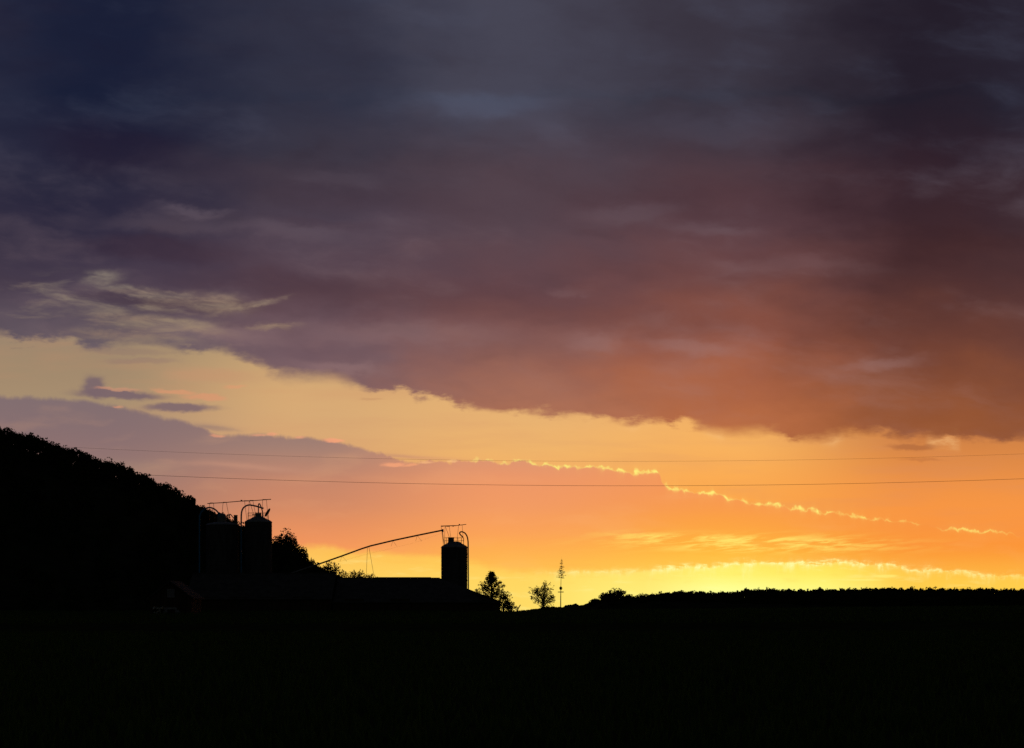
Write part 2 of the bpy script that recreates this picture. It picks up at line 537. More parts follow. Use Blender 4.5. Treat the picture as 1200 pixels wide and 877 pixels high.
puffs = [(557, .45, 6), (572, .5, 5), (590, .4, 5), (606, .45, 6), (625, .6, 6), (640, .6, 5), (652, .75, 5), (664, .7, 5), (678, .65, 4), (690, .85, 5), (704, .85, 6), (715, .6, 4), (727, .8, 6), (746, .8, 5), (757, .8, 5), (766, 1, 4.5),
         (784, .8, 4), (791, 1, 5), (803, .55, 4), (822, .8, 4), (833, 1, 6), (854, .95, 7), (873, .5, 4), (888, .75, 5), (903, .8, 5), (912, .8, 4), (929, .55, 4), (940, .95, 6), (955, 1, 6), (970, .6, 5), (986, .4, 4), (1000, .6, 5), (1011, .7, 4), (1026, .4, 5), (1040, .3, 5), (1056, .3, 5), (1072, .2, 6)]
seg = [(540, 0.0)]
for k_ in range(0, 270):
    xx_ = 541 + k_ * 2.05
    v_ = max(p_[1] * math.exp(-((xx_ - p_[0]) / p_[2]) ** 2) for p_ in puffs)
    if k_ % 2 == 0:
        seg.append((xx_, max(v_, 0.12 if 600 < xx_ < 1020 and not 770 < xx_ < 782 else 0.0)))
seg.append((1100, .1))
rimk = curve(X, seg, 540, 1100, 0, 1.0) * sstep(X, 536.0, 548.0) * sstep(X, 1200.0, 1080.0)
rd = (sb - 0.2 + rimk * 0.8) / (0.55 + rimk * 1.5 + b2 * 0.4)
rim = mth('EXPONENT', rd * rd * -1.0) * mth('MINIMUM', rimk * 1.3, 1.0)
rim = rim * sstep(b2, 0.34, 0.55, 0.30, 1.0)
for cx, cy, rx, ry, sl, k, c in ((391, 516.5, 12, 2.6, .06, .85, (246, 164, 122)), (352, 512, 7, 1.8, 0, .6, (235, 160, 124)), (318, 509, 7, 2, .0, .65, (238, 160, 122)), (303, 510.5, 10, 1.6, 0, .5, (232, 158, 124)),
                                 (256, 511, 9, 1.6, .1, .6, (232, 156, 120)), (462, 544.5, 15, 2.6, -.03, .85, (244, 164, 120)), (482, 545.5, 9, 1.7, -.1, .7, (246, 166, 118)), (500, 542, 8, 1.6, 0, .6, (250, 186, 128)), (530, 541, 8, 1.8, 0, .6, (252, 196, 132)),
                                 (138, 476.5, 5, 1.4, .1, .5, (226, 152, 116))):
    sky = mixc(sstep(blob(X + w3 * 14.0, Y + w4 * 7.0, cx, cy, rx, ry, sl), 0.1, 0.8, 0, k), sky, c)
rimc = mixc(sstep(X, 420.0, 640.0), (238, 156, 116), (255, 242, 124))
sky = mixc(rim, sky, rimc)
glowk = mth('EXPONENT', mth('ABSOLUTE', sb) * -0.22) * rimk * sstep(X, 560.0, 760.0, 0, 0.22)
sky = mixc(glowk, sky, (255, 214, 110))

# glow under the bank, down to the horizon
Hh = layer(X, Y, [
    (340, [(635, (250, 186, 88)), (655, (254, 198, 92)), (680, (254, 206, 96)), (714, (254, 208, 98))]),
    (600, [(640, (255, 192, 82)), (662, (255, 203, 88)), (680, (255, 214, 97)), (714, (255, 218, 100))]),
    (740, [(650, (255, 206, 84)), (668, (255, 224, 104)), (690, (255, 234, 116)), (714, (255, 236, 118))]),
    (850, [(650, (255, 218, 88)), (665, (255, 236, 104)), (676, (255, 244, 118)), (690, (255, 255, 146)), (714, (255, 255, 152))]),
    (950, [(650, (255, 210, 84)), (665, (255, 228, 92)), (676, (255, 238, 106)), (690, (255, 248, 126)), (714, (255, 246, 124))]),
    (1084, [(650, (255, 178, 64)), (668, (255, 196, 72)), (690, (255, 206, 76)), (714, (255, 206, 72))]),
])
yh = curve(X, [(0, 628), (340, 638), (450, 648), (500, 651), (560, 660), (600, 668), (680, 670), (740, 668), (790, 665), (830, 662), (880, 659), (950, 659),
               (1000, 659), (1040, 661), (1084, 667), (1200, 676)], 0, 1200, 300, 700)
h1 = noise(X * 0.030, Y * 0.02, 71.0, 4.0, 0.55)
h2 = noise(X * 0.12, Y * 0.05, 77.0, 3.0, 0.6)
h4 = noise(X * 0.045, Y * 0.13, 73.0, 5.0, 0.66, 0.5)
sh = Y - yh + (h1 - 0.5) * 12.0 + (h4 - 0.5) * 17.0 * sstep(X, 560.0, 780.0, 0.3, 1.0)
hs = sstep(X, 420.0, 860.0, 5.0, 2.6, kind='LINEAR')
hs = hs + sstep(X, 520.0, 600.0, 0, 3.0) * sstep(X, 800.0, 700.0)
sky = mixc(sstep(sh / hs, -1.0, 1.2), sky, Hh)
fk = curve(X, [(0, 0), (500, 0.0), (600, 0.04), (640, .15), (690, 0.5), (720, .4), (760, 0.6), (830, 1.0), (900, 1.0), (1000, 0.95), (1060, 0.8), (1200, 0.4)], 0, 1200, 0, 1)
h3 = noise(X * 0.045, Y * 0.012, 79.0, 4.0, 0.6)
drop_ = sstep(h3, 0.3, 0.7, 0.10, 0.75)
sd = sh - 1.5
fringe = mth('EXPONENT', mth('MAXIMUM', sd, 0.0) * drop_ * -1.0) * mth('EXPONENT', mth('MINIMUM', sd, 0.0) * 0.55)
h5 = noise(X * 0.020, Y * 0.11, 83.0, 5.0, 0.6, 0.3)
sky = mixc(sstep(h5, 0.52, 0.78, 0, 0.5) * sstep(sh, 1.0, 6.0), sky, mixc(0.6, sky, (255, 255, 170)))
sky = mixc(sstep(h5, 0.48, 0.25, 0, 0.45) * sstep(sh, 3.0, 8.0) * sstep(Y, 690.0, 678.0), sky, mixc(0.5, sky, (255, 190, 70)))
sky = mixc(fringe * fk * sstep(h2 + (h4 - 0.5) * 0.6, 0.36, 0.60, 0.15, 1.0), sky, (255, 255, 170))
# fibrous streaks and small bright shreds near the sun
s1 = noise((X - Y * 1.2) * 0.017, (Y + X * 0.10) * 0.15, 81.0, 5.0, 0.62, 0.3)
sw = mth('MINIMUM', (blob(X, Y, 890, 637, 130, 8.5, 0.01) + blob(X, Y, 800, 632, 70, 5.0, 0.06) * 0.6) * 1.5, 1.0)
sky = mixc(sstep(s1, 0.40, 0.66, 0, 0.85) * sw, sky, (255, 234, 112))
sw = mth('MAXIMUM', blob(X + w1 * 14.0, Y + w2 * 8.0, 1038, 675, 16, 2.0, -0.05), blob(X + w1 * 14.0, Y + w2 * 8.0, 1005, 680, 30, 1.4, 0.0))
sky = mixc(sstep(sw, 0.2, 0.8, 0, 0.7), sky, (255, 238, 120))
s2 = noise(X * 0.010, Y * 0.11, 91.0, 4.0, 0.55)
sky = mixc(sstep(s2, 0.5, 0.72, 0, 0.5) * blob(X, Y, 600, 661, 140, 7.0, 0.02), sky, (255, 178, 78))

# the rest of the sky: a dim evening dome
nish = NT.nodes.new('ShaderNodeTexSky')
nish.sky_type = 'NISHITA'
nish.sun_disc = False
nish.sun_elevation = SUN_EL
nish.sun_rotation = SUN_AZ
bg1 = NT.nodes.new('ShaderNodeBackground')
bg1.inputs['Strength'].default_value = 0.028
NT.links.new(nish.outputs[0], bg1.inputs['Color'])
bg2 = NT.nodes.new('ShaderNodeBackground')
bg2.inputs['Strength'].default_value = 1.0
NT.links.new(sky, bg2.inputs['Color'])
mxs = NT.nodes.new('ShaderNodeMixShader')
put(mxs.inputs[0], sstep(dy, 0.15, 0.6))
NT.links.new(bg1.outputs[0], mxs.inputs[1])
NT.links.new(bg2.outputs[0], mxs.inputs[2])
wo = NT.nodes.new('ShaderNodeOutputWorld')
NT.links.new(mxs.outputs[0], wo.inputs['Surface'])

sun = bpy.data.lights.new('sun', 'SUN')
sun.energy = 0.02
sun.angle = math.radians(0.5)
sun.color = (1.0, 0.72, 0.40)
suno = bpy.data.objects.new('sun', sun)
COL.objects.link(suno)
sd_ = Vector((math.sin(SUN_AZ) * math.cos(SUN_EL), math.cos(SUN_AZ) * math.cos(SUN_EL), math.sin(SUN_EL)))
suno.rotation_euler = sd_.to_track_quat('Z', 'Y').to_euler()
suno.location = (40, 300, 60)

vs = SC.view_settings
vs.view_transform = 'Standard'
vs.look = 'None'
vs.exposure = 0.0
vs.gamma = 1.0
vs.use_curve_mapping = False
SC.display_settings.display_device = 'sRGB'

# ------------------------------------------------------------------ ground
def sinh_axis(n, span, k):
    t = np.linspace(-1, 1, n)
    return np.sinh(t * k) / math.sinh(k) * span


xs = sinh_axis(121, 9000, 6.0)
ys = np.concatenate([np.linspace(-3000, -60, 8), np.linspace(-40, 400, 90), np.geomspace(410, 9000, 50)])
verts = []
for y in ys:
    for x in xs:
        wob = 0.05 * math.sin(x * 0.31 + y * 0.11) + 0.04 * math.sin(y * 0.23 - x * 0.07)
        verts.append((x, y, ground_z(x, y) + wob * sm(20, 60, y) * 0.6))
nx = len(xs)
faces = [(j * nx + i, j * nx + i + 1, (j + 1) * nx + i + 1, (j + 1) * nx + i) for j in range(len(ys) - 1) for i in range(nx - 1)]
mbx = MB(); mbx.v = verts; mbx.f = faces
tag(mbx.build('ground', M['field'], smooth=True, angle=180), kind='structure')

# grass in the field: near tufts and the far edge against the sky
def grass():
    rng = np.random.default_rng(3)
    out = []
    n = 26000
    D = np.concatenate([rng.uniform(22, 110, n), rng.uniform(150, 348, 14000)])
    Xp = rng.uniform(-40, 1240, len(D))
    x = (Xp - 600) / F * D
    g = np.array([ground_z(a, b) for a, b in zip(x, D)])
    h = rng.uniform(0.12, 0.34, len(D)) * np.where(D > 140, 1.2, 1.0)
    w = np.where(D > 140, rng.uniform(.03, .09, len(D)), rng.uniform(.012, .03, len(D)))
    lean = rng.normal(0, 0.10, (len(D), 2))
    b = np.stack([x, D, g - 0.05], 1)
    t = b + np.stack([lean[:, 0], lean[:, 1], h + 0.05], 1)
    m = (b + t) / 2
    sx = np.stack([w, np.zeros_like(w), np.zeros_like(w)], 1)
    q = np.stack([b, m - sx, t, m + sx], 1)
    o = quad_mesh('grass', q, M['grass'])
    tag(o, 'short dark grass covering the flat field', 'grass', kind='stuff')


grass()

# ------------------------------------------------------------------ wooded hill on the left
RID = [(-420, 395), (-250, 425), (-120, 462), (0, 500), (60, 519), (116, 537), (150, 546), (175, 559), (200, 570), (230, 587), (246, 597), (265, 607), (285, 617), (318, 632),
       (340, 647), (358, 660), (385, 671), (430, 683), (520, 698), (600, 716)]
HD = 600.0


def ridge_top(Xp):
    for (a, ya_), (b, yb_) in zip(RID, RID[1:]):
        if Xp <= b:
            t = max(0.0, (Xp - a) / (b - a))
            return ya_ + (yb_ - ya_) * t
    return 716.0


def hill_z(x, y):
    Xp = 600 + x / HD * F
    top = HC + (HY - ridge_top(Xp)) / F * HD - 4.2
    return max(-6.0, top) * sm(415, HD, y) * (1 - 0.9 * sm(720, 1100, y)) - 0.8


mb_ = MB()
hx = np.linspace(-330, 40, 75)
hy = np.linspace(405, 1100, 70)
for y in hy:
    for x in hx:
        mb_.v.append((x, y, hill_z(x, y) + 0.5 * math.sin(x * .21) * math.sin(y * .17)))
n_ = len(hx)
mb_.f = [(j * n_ + i, j * n_ + i + 1, (j + 1) * n_ + i + 1, (j + 1) * n_ + i) for j in range(len(hy) - 1) for i in range(n_ - 1)]
tag(mb_.build('hill', M['hill'], angle=180), kind='structure')

PROTO = []
for k in range(6):
    rr = np.random.default_rng(100 + k)
    PROTO.append(crown_points(420, 1.0, 1.15, 9, rr))


def wood(name, spots, leaf, mat, label, cat='wood', pts=420):
    """spots: (x, y, z of the crown's centre, radius, stretch)"""
    rng = np.random.default_rng(5)
    C, Sz = [], []
    for i, (x, y, z, r, s) in enumerate(spots):
        p = PROTO[i % 6]
        p = p[rng.permutation(len(p))[:pts]]
        a = rng.uniform(0, 6.28)
        R = np.array([[math.cos(a), -math.sin(a), 0], [math.sin(a), math.cos(a), 0], [0, 0, 1]])
        C.append((p @ R.T) * np.array([r, r, r * s]) + np.array([x, y, z]))
        Sz.append(np.full(len(p), leaf * (0.7 + 0.3 * r / 3.0)))
    C = np.concatenate(C); Sz = np.concatenate(Sz)
    o = quad_mesh(name, leaves_at(C, Sz, rng=rng), mat)
    return tag(o, label, cat, kind='stuff')


spots = []
rng = np.random.default_rng(21)
for Xp in np.arange(-60, 330, 6.5):                  # along the skyline
    for row in (578, 592, 606):
        y = row + rng.uniform(-8, 8)
        x = (Xp + rng.uniform(-4, 4) - 600) / F * y
        r = rng.uniform(1.7, 3.6)
        zt = HC + (HY - ridge_top(600 + x / HD * F)) / F * HD
        s = rng.uniform(.9, 1.35)
        zt += rng.uniform(-1.3, 0.7) - r * s * 1.0
        spots.append((x, y, zt, r, s))
for _ in range(230):                                 # down the slope facing us
    y = rng.uniform(425, 585)
    x = rng.uniform(-205, -48) * (y / 585)
    r = rng.uniform(2.2, 4.0)
    spots.append((x, y, hill_z(x, y) + 3.4, r, 1.15))
wood('hillside_wood', spots, 0.34, M['leafdark'], 'dark wood covering the steep hillside behind the silos')


# ------------------------------------------------------------------ trees and shrubs
def grow(mb, rng, p, d, L, r, level, tips, spread=0.6, up=0.25, kids=(3, 5)):
    pts, rad = [p], [r]
    n = 4
    q = Vector(p); dd = Vector(d).normalized()
    for i in range(n):
        dd = (dd + Vector(rng.normal(0, 0.12, 3)) + Vector((0, 0, up * 0.15))).normalized()
        q = q + dd * (L / n)
        pts.append(q.copy()); rad.append(r * (1 - 0.6 * (i + 1) / n))
    mb.tube(pts, rad, 6 if level == 0 else 5)
    if level >= 2:
        tips.append((pts[2], 0.8)); tips.append((pts[-1], 1.0))
        return
    for k in range(int(rng.integers(kids[0], kids[1] + 1))):
        t = rng.uniform(0.4, 1.0)
        i = min(n - 1, int(t * n))
        b = pts[i].lerp(pts[i + 1], t * n - i)
        side = Vector(rng.normal(0, 1, 3)); side -= dd * side.dot(dd); side.normalize()
        nd = (dd * (1 - spread * 0.5) + side * spread * rng.uniform(.7, 1.3) + Vector((0, 0, up))).normalized()
        grow(mb, rng, b, nd, L * rng.uniform(.5, .75), r * 0.45, level + 1, tips, spread, up, kids)


def round_tree(name, Xp, Ytop, D, width, label, cat, seed, base=None, limbs=8, per=16, leaf=0.11, clump=0.3, mat='leaf', group=None, fill=1.0, cone=False):
    """Tree whose limbs fan out from a short trunk into an oval (or a cone) of leaf clumps."""
    rng = np.random.default_rng(seed)
    b = P(Xp, 717, D)
    b.z = ground_z(b.x, b.y) if base is None else base
    H = P(Xp, Ytop, D).z - b.z
    Rw = width / 2 / F * D
    root = thing(name, b, label, cat, group)
    mb = MB(); tips = []
    tr = 0.035 * H ** 0.8
    fork = H * (0.09 if not cone else 0.06)
    top = b + Vector((rng.normal(0, .1), rng.normal(0, .1), H * (0.62 if not cone else 0.94)))
    mb.tube([b - Vector((0, 0, .1)), b + Vector((0.02, 0, fork)), b.lerp(top, .55), top], [tr * 1.3, tr, tr * .6, tr * .2], 8)
    for k in range(limbs):
        a = 2.39996 * k + rng.uniform(-.3, .3)
        if cone:
            t = (k + .5) / limbs
            h = fork + (H - fork) * t * 0.95
            wl = Rw * (1 - t) ** 1.05 * rng.uniform(.7, 1.2) + 0.07 * Rw
            p0 = b + Vector((0, 0, max(fork, h - wl * 0.25)))
            p1 = b + Vector((math.cos(a) * wl, math.sin(a) * wl, min(H * 1.02, h + wl * rng.uniform(.15, .6) + .12)))
        else:
            el = math.asin(rng.uniform(-0.55, 1.0))
            cz = H * 0.50
            p0 = b + Vector((0, 0, fork + (cz - fork) * rng.uniform(0, .8)))
            rr_ = rng.uniform(.8, 1.0)
            p1 = b + Vector((math.cos(a) * math.cos(el) * Rw * rr_, math.sin(a) * math.cos(el) * Rw * rr_, cz + math.sin(el) * (H - cz) * rr_))
        dvec = p1 - p0
        L = dvec.length
        mid = p0.lerp(p1, .5) + Vector(rng.normal(0, .06 * L, 3))
        mb.tube([p0, mid, p1], [tr * .42, tr * .28, tr * .08], 5)
        tips.append((p1, 1.0))
        for j in range(int(5 * fill)):
            t2 = rng.uniform(.25, .95) if cone else rng.uniform(.5, .98)
            q0 = (p0.lerp(mid, t2 * 2) if t2 < .5 else mid.lerp(p1, t2 * 2 - 1))
            sd2 = Vector(rng.normal(0, 1, 3)).normalized()
            q1 = q0 + (dvec.normalized() * .6 + sd2 * .7 + Vector((0, 0, .2))).normalized() * L * rng.uniform(.2, .38)
            mb.tube([q0, q1], [tr * .16, tr * .05], 4)
            tips.append((q1, rng.uniform(.6, 1.0))); tips.append((q0.lerp(q1, .5), rng.uniform(.4, .8)))
    mb.build('trunk', M['bark'], root)
    C = []
    for p, s in tips:
        m = max(3, int(per * s * rng.uniform(.5, 1.4)))
        e = rng.normal(0, 1, (m, 3)) * clump * s * 0.5
        C.append(np.array(p) + e)
    C = np.concatenate(C)
    quad_mesh('crown', leaves_at(C, np.full(len(C), leaf), rng=rng), M[mat], root)
    return root


def shrub(Xp, Ytop, D, width, label, seed, base=None, n=900, leaf=0.16, name='shrub', cat='shrub', group=None, mat='leaf', lumps=9):
    rng = np.random.default_rng(seed)
    b = P(Xp, 717, D)
    b.z = ground_z(b.x, b.y) if base is None else base
    H = P(Xp, Ytop, D).z - b.z
    Rw = width / 2 / F * D
    root = thing(name, b, label, cat, group)
    mb = MB()
    for k in range(6):
        a = k * 1.05 + rng.uniform(-.3, .3)
        e = b + Vector((math.cos(a) * Rw * .6, math.sin(a) * Rw * .6, H * rng.uniform(.55, .9)))
        mb.tube([b - Vector((0, 0, .1)), b.lerp(e, .5) + Vector((0, 0, H * .08)), e], [.05 * H ** .5, .03 * H ** .5, .01], 5)
    mb.build('stem', M['bark'], root)
    p = crown_points(n, 1.0, 1.0, lumps, rng)
    for ax_, ext in ((0, Rw), (1, Rw), (2, H / 2)):
        lo, hi = np.percentile(p[:, ax_], (1.0, 99.0))
        p[:, ax_] = ((p[:, ax_] - lo) / (hi - lo) * 2 - 1) * ext
    p += np.array([b.x, b.y, b.z + H * .5])
    p[:, 2] = np.maximum(p[:, 2], b.z + 0.05)
    quad_mesh('foliage', leaves_at(p, np.full(len(p), leaf), rng=rng), M[mat], root)
    return root


# the two rounded trees right of the left-hand silos
def hill_tree(Xp, Ytop, D, w, label, seed, n, leaf=.27, lumps=14, group=None, name='broadleaf_tree'):
    shrub(Xp, Ytop, D, w, label, seed, base=hill_z((Xp - 600) / F * D, D) - .1, n=n, leaf=leaf, name=name, cat='tree', lumps=lumps, group=group, mat='leafdark')


hill_tree(330, 627, 560, 30, 'dark round-headed tree directly right of the taller grey silo', 31, 6000, lumps=24)
hill_tree(346, 638, 556, 27, 'dark round tree on the hill foot above the conveyor low end', 32, 5000, lumps=22)
hill_tree(338, 631.5, 570, 22, 'dark tree between the two rounded trees right of the taller grey silo', 34, 3200, lumps=18)
hill_tree(354, 646, 562, 17, 'small dark tree on the outer edge of the rounded trees above the conveyor', 35, 2400)
# bushy trees along the hill foot behind the conveyor
bg_ = 'bushy trees along the foot of the hill'
hill_tree(367, 658, 566, 17, 'dark bushy tree just above the low end of the conveyor', 36, 2200, group=bg_, name='bushy_tree')
hill_tree(384, 661, 572, 27, 'broad dark bushy tree touching the low end of the conveyor', 33, 3000, group=bg_, lumps=16, name='bushy_tree')
for i, (xp, yt_, w_, lb) in enumerate(((403, 669.5, 20, 'bushy tree beside the broad one below the conveyor'), (416, 670.5, 18, 'bushy tree midway between the broad one and the thin conveyor legs'),
                                      (427, 672.5, 15, 'low bushy tree just left of the thin conveyor legs'), (437, 674.5, 14, 'lowest bushy tree at the foot of the thin conveyor legs'))):
    hill_tree(xp, yt_, 580 - i * 3, w_, lb, 40 + i, 1700, leaf=.22, group=bg_, name='bushy_tree')
# trees at the right-hand end of the farm
round_tree('conical_tree', 576, 669.5, 342, 46, 'conical tree with thin feathery edges right of the silo with the hooked pipe', 'tree', 52, limbs=64, per=13, leaf=.11, clump=.32, cone=True)
shrub(590, 694, 343, 20, 'bush leaning against the conical tree', 53, n=800, leaf=.13)
shrub(599, 705.5, 344, 15, 'low bush by the leaning post right of the conical tree', 54, n=600, leaf=.12)
round_tree('round_tree', 636.5, 684, 395, 28, 'small round see-through tree standing alone in the gap left of the slender pole', 'tree', 61, limbs=46, per=8, leaf=.12, clump=.32, fill=.8)
shrub(640, 707, 396, 16, 'low shrub round the trunk of the lone see-through tree', 62, n=260, leaf=.12)

# ------------------------------------------------------------------ silos
def arc_pts(pts, D, dy=None):
    """Smooth tube path through photograph points (Catmull-Rom)."""
    pp = [P(x, y, D) for x, y in pts]
    if dy:
        for p, d in zip(pp, dy): p.y += d
    out = []
    for i in range(len(pp) - 1):
        a = pp[max(0, i - 1)]; b = pp[i]; c = pp[i + 1]; d = pp[min(len(pp) - 1, i + 2)]
        for k in range(5):
            t = k / 5
            out.append(0.5 * ((2 * b) + (c - a) * t + (2 * a - 5 * b + 4 * c - d) * t * t + (3 * b - a - 3 * c + d) * t ** 3))
    out.append(pp[-1])
    return out


def silo(D, xl, xr, yshould, dome, label, group=None):
    """dome: [(half width in px, Y)...] from the eaves to the crown's top."""
    xc = (xl + xr) / 2
    k = D / F
    R = (xr - xl) / 2 * k
    c = P(xc, 717, D); c.z = ground_z(c.x, c.y)
    root = thing('silo', c, label, 'silo', group)
    zs = P(xc, yshould, D).z - c.z
    prof = [(0.01, -.2), (R * 1.02, -.2), (R * 1.02, .35), (R * .985, .36)]
    z = .5
    while z < zs - .4:                                    # hoops
        prof += [(R * .985, z), (R, z + .02), (R, z + .10), (R * .985, z + .12)]
        z += .75
    prof += [(R * .985, zs), (R * .5, zs + .005)]
    MB().lathe(prof, c, 48).build('body', M['silo'], root, angle=50)
    dp = [(R * 1.0, zs - .06), (R * 1.02, zs + .012)]
    for hw, yy in dome:
        dp.append((hw * k, P(xc, yy, D).z - c.z))
    dp.append((0.005, dp[-1][1] + .01))
    MB().lathe(dp, c, 48).build('roof', M['galv'], root, angle=30)
    lad = MB()
    a = math.radians(235)
    rad = Vector((math.cos(a), math.sin(a), 0)); tan = Vector((-math.sin(a), math.cos(a), 0))
    for s in (-.22, .22):
        q = c + rad * (R + .16) + tan * s
        lad.tube([q + Vector((0, 0, .6)), q + Vector((0, 0, zs))], .025, 6)
    zz = .8
    while zz < zs:
        q = c + rad * (R + .16) + Vector((0, 0, zz))
        lad.tube([q - tan * .22, q + tan * .22], .015, 5)
        zz += .32
    lad.build('ladder', M['steel'], root)
    return root, c, R, zs, k


def railing(root, c, rad, z0, z1, a0, a1, n, name='railing'):
    mb = MB()
    r_ = .022
    for lev in (z1, (z0 + z1) / 2 + .1):
        pts = []
        for i in range(n * 2 + 1):
            a = math.radians(a0 + (a1 - a0) * i / (n * 2))
            pts.append((c.x + rad * math.cos(a), c.y + rad * math.sin(a), lev))
        mb.tube(pts, r_, 5)
    for i in range(n + 1):
        a = math.radians(a0 + (a1 - a0) * i / n)
        mb.tube([(c.x + rad * math.cos(a), c.y + rad * math.sin(a), z0), (c.x + rad * math.cos(a), c.y + rad * math.sin(a), z1)], r_ * 1.2, 5)
    return mb.build(name, M['steel'], root)


def part_legs(root, D, segs, mat='steel', r=.036, name='leg', depth=0.0):
    for (x0, y0), (x1, y1), dd in segs:
        a = P(x0, y0, D); b = P(x1, y1, D)
        a.y += depth * .3; b.y += dd
        MB().tube([a, b], r, 6).build(name, M[mat], root)


# --- silo with the hooked pipe
D1 = 370.0
r1, c1, R1, zs1, k1 = silo(D1, 516.8, 547.9, 642.0, [(15.3, 641.2), (14.6, 640.2), (13, 639.2), (10.6, 637.8), (8.6, 637.0), (7.4, 635.6), (5.5, 634.9)],
                           'dark silo with box cap and hooked pipe behind the long low barn')
MB().box((P(528.6, 633, D1)), (6.8 * k1, 6.8 * k1, 5.8 * k1)).box(P(528.6, 630.2, D1), (7.4 * k1, 7.4 * k1, .08)).build('cap', M['galv'], r1, smooth=False)
pp = arc_pts([(549.0, 712), (548.9, 690), (548.7, 660), (548.6, 640), (548.4, 634), (547.4, 629), (545.4, 625.6), (543, 623.9), (540.6, 623.4), (538.9, 624.3), (538.9, 626.0), (540.8, 628.2), (542.6, 629.8)],
             D1, [0, 0, 0, 0, 0, 0, 0, 0, -.1, -.2, -.3, -.4, -.5])
MB().tube(pp, .125, 12).build('filling_pipe', M['galv'], r1)
for yy in (650, 665, 680):
    MB().box(P(548.3, yy, D1), (1.4 * k1, .12, .08)).build('pipe_clip', M['steel'], r1)
railing(r1, c1, 11.8 * k1, P(0, 638.6, D1).z, P(0, 630.4, D1).z, 20, 340, 13)

# --- overhead rail on that silo
t = thing('overhead_rail', P(531.5, 640, D1), 'short level rail on thin legs on top of the silo with the hooked pipe', 'rail')
mb = MB()
mb.beam(P(516.6, 616.7, D1), P(534, 616.2, D1), .15, .16)
mb.beam(P(534, 616.2, D1), P(546.4, 614.7, D1), .12, .12)
mb.build('beam', M['steel'], t, smooth=False)
MB().box(P(538.3, 615.0, D1), (1.5 * k1, .25, 1.4 * k1)).build('trolley', M['steel'], t, smooth=False)
for xx, ww in ((518.5, 2.4), (525, 4), (531, 1.4)):
    MB().box(P(xx, 617.1, D1), (ww * k1, .16, .6 * k1)).build('bracket', M['steel'], t, smooth=False)
part_legs(t, D1, [((517, 617), (519.6, 639), -.6), ((521.6, 617), (520.4, 637.5), .6), ((521.8, 617), (527.0, 631), .3), ((526.3, 616.8), (528.6, 631), -.3),
                  ((537.4, 616), (535.2, 635.2), .5), ((541.6, 615.4), (543.4, 638.2), -.5)], r=.034)

# --- taller silo on the left, with the arched pipe
D2 = 374.0
r2, c2, R2, zs2, k2 = silo(D2, 286.7, 318.8, 612.4, [(15.8, 611.6), (15, 610.8), (12.5, 609.4), (10, 608.4), (7.5, 607), (5.6, 605.8), (4.4, 605.2)],
                           'grey silo with arched blue pipe and open lid standing clear of the hillside')
MB().box(P(302.6, 603.6, D2), (6.6 * k2, 6.6 * k2, 4.6 * k2)).build('cap', M['galv'], r2, smooth=False)
pp = arc_pts([(283.4, 712), (283.3, 690), (283.2, 660), (283.2, 630), (283.2, 608), (283.6, 601), (285.2, 596.4), (288.2, 593.6), (292, 592.2), (296, 592.6), (300, 593.4), (304.5, 594.7), (309, 596)],
             D2, [-.6] * 8 + [-.5, -.4, -.3, -.2, -.1])
MB().tube(pp, .15, 14).build('filling_pipe', M['blue'], r2)
pp = arc_pts([(302.4, 605), (302.4, 598), (302.5, 592), (303.3, 590.3), (304.5, 591.6), (306, 595.5), (307.2, 600), (307.6, 606.5)], D2, [.5] * 8)
MB().tube(pp, .11, 10).build('vent_pipe', M['blue'], r2)
# open lid: a thin dish standing on edge
lid = MB()
cc = P(313.5, 600.8, D2)
axd = (P(316.2, 596.6, D2) - P(310.7, 605.6, D2)).normalized()
nrm = Vector((axd.z, -.14, -axd.x)).normalized()
oth = nrm.cross(axd).normalized()
ringp = []
hl = (P(316.4, 596.4, D2) - P(310.5, 605.9, D2)).length / 2
for sgn in (-1, 1):
    for rr_, off in ((1.0, 0.02), (.6, .07), (.02, .09)):
        ringp.append([cc + (axd * math.cos(2 * math.pi * i / 20) + oth * math.sin(2 * math.pi * i / 20)) * hl * rr_ + nrm * off * sgn for i in range(20)])
for s_ in (0, 3):
    base = len(lid.v)
    for rg in ringp[s_:s_ + 3]: lid.v += [tuple(p) for p in rg]
    for j in range(2):
        for i in range(20):
            lid.f.append((base + j * 20 + i, base + j * 20 + (i + 1) % 20, base + (j + 1) * 20 + (i + 1) % 20, base + (j + 1) * 20 + i))
for i in range(20):
    lid.f.append((i, (i + 1) % 20, 60 + (i + 1) % 20, 60 + i))
lid.tube([P(310.6, 605.6, D2), P(309.6, 608.6, D2)], .03, 6)
lid.build('hatch_lid', M['galv'], r2)
MB().tube([P(295.5, 603.4, D2), P(299.5, 603.6, D2)], .09, 8).build('inlet_stub', M['galv'], r2)
railing(r2, c2, 12.3 * k2, P(0, 609.4, D2).z, P(0, 601.3, D2).z, 20, 340, 13)

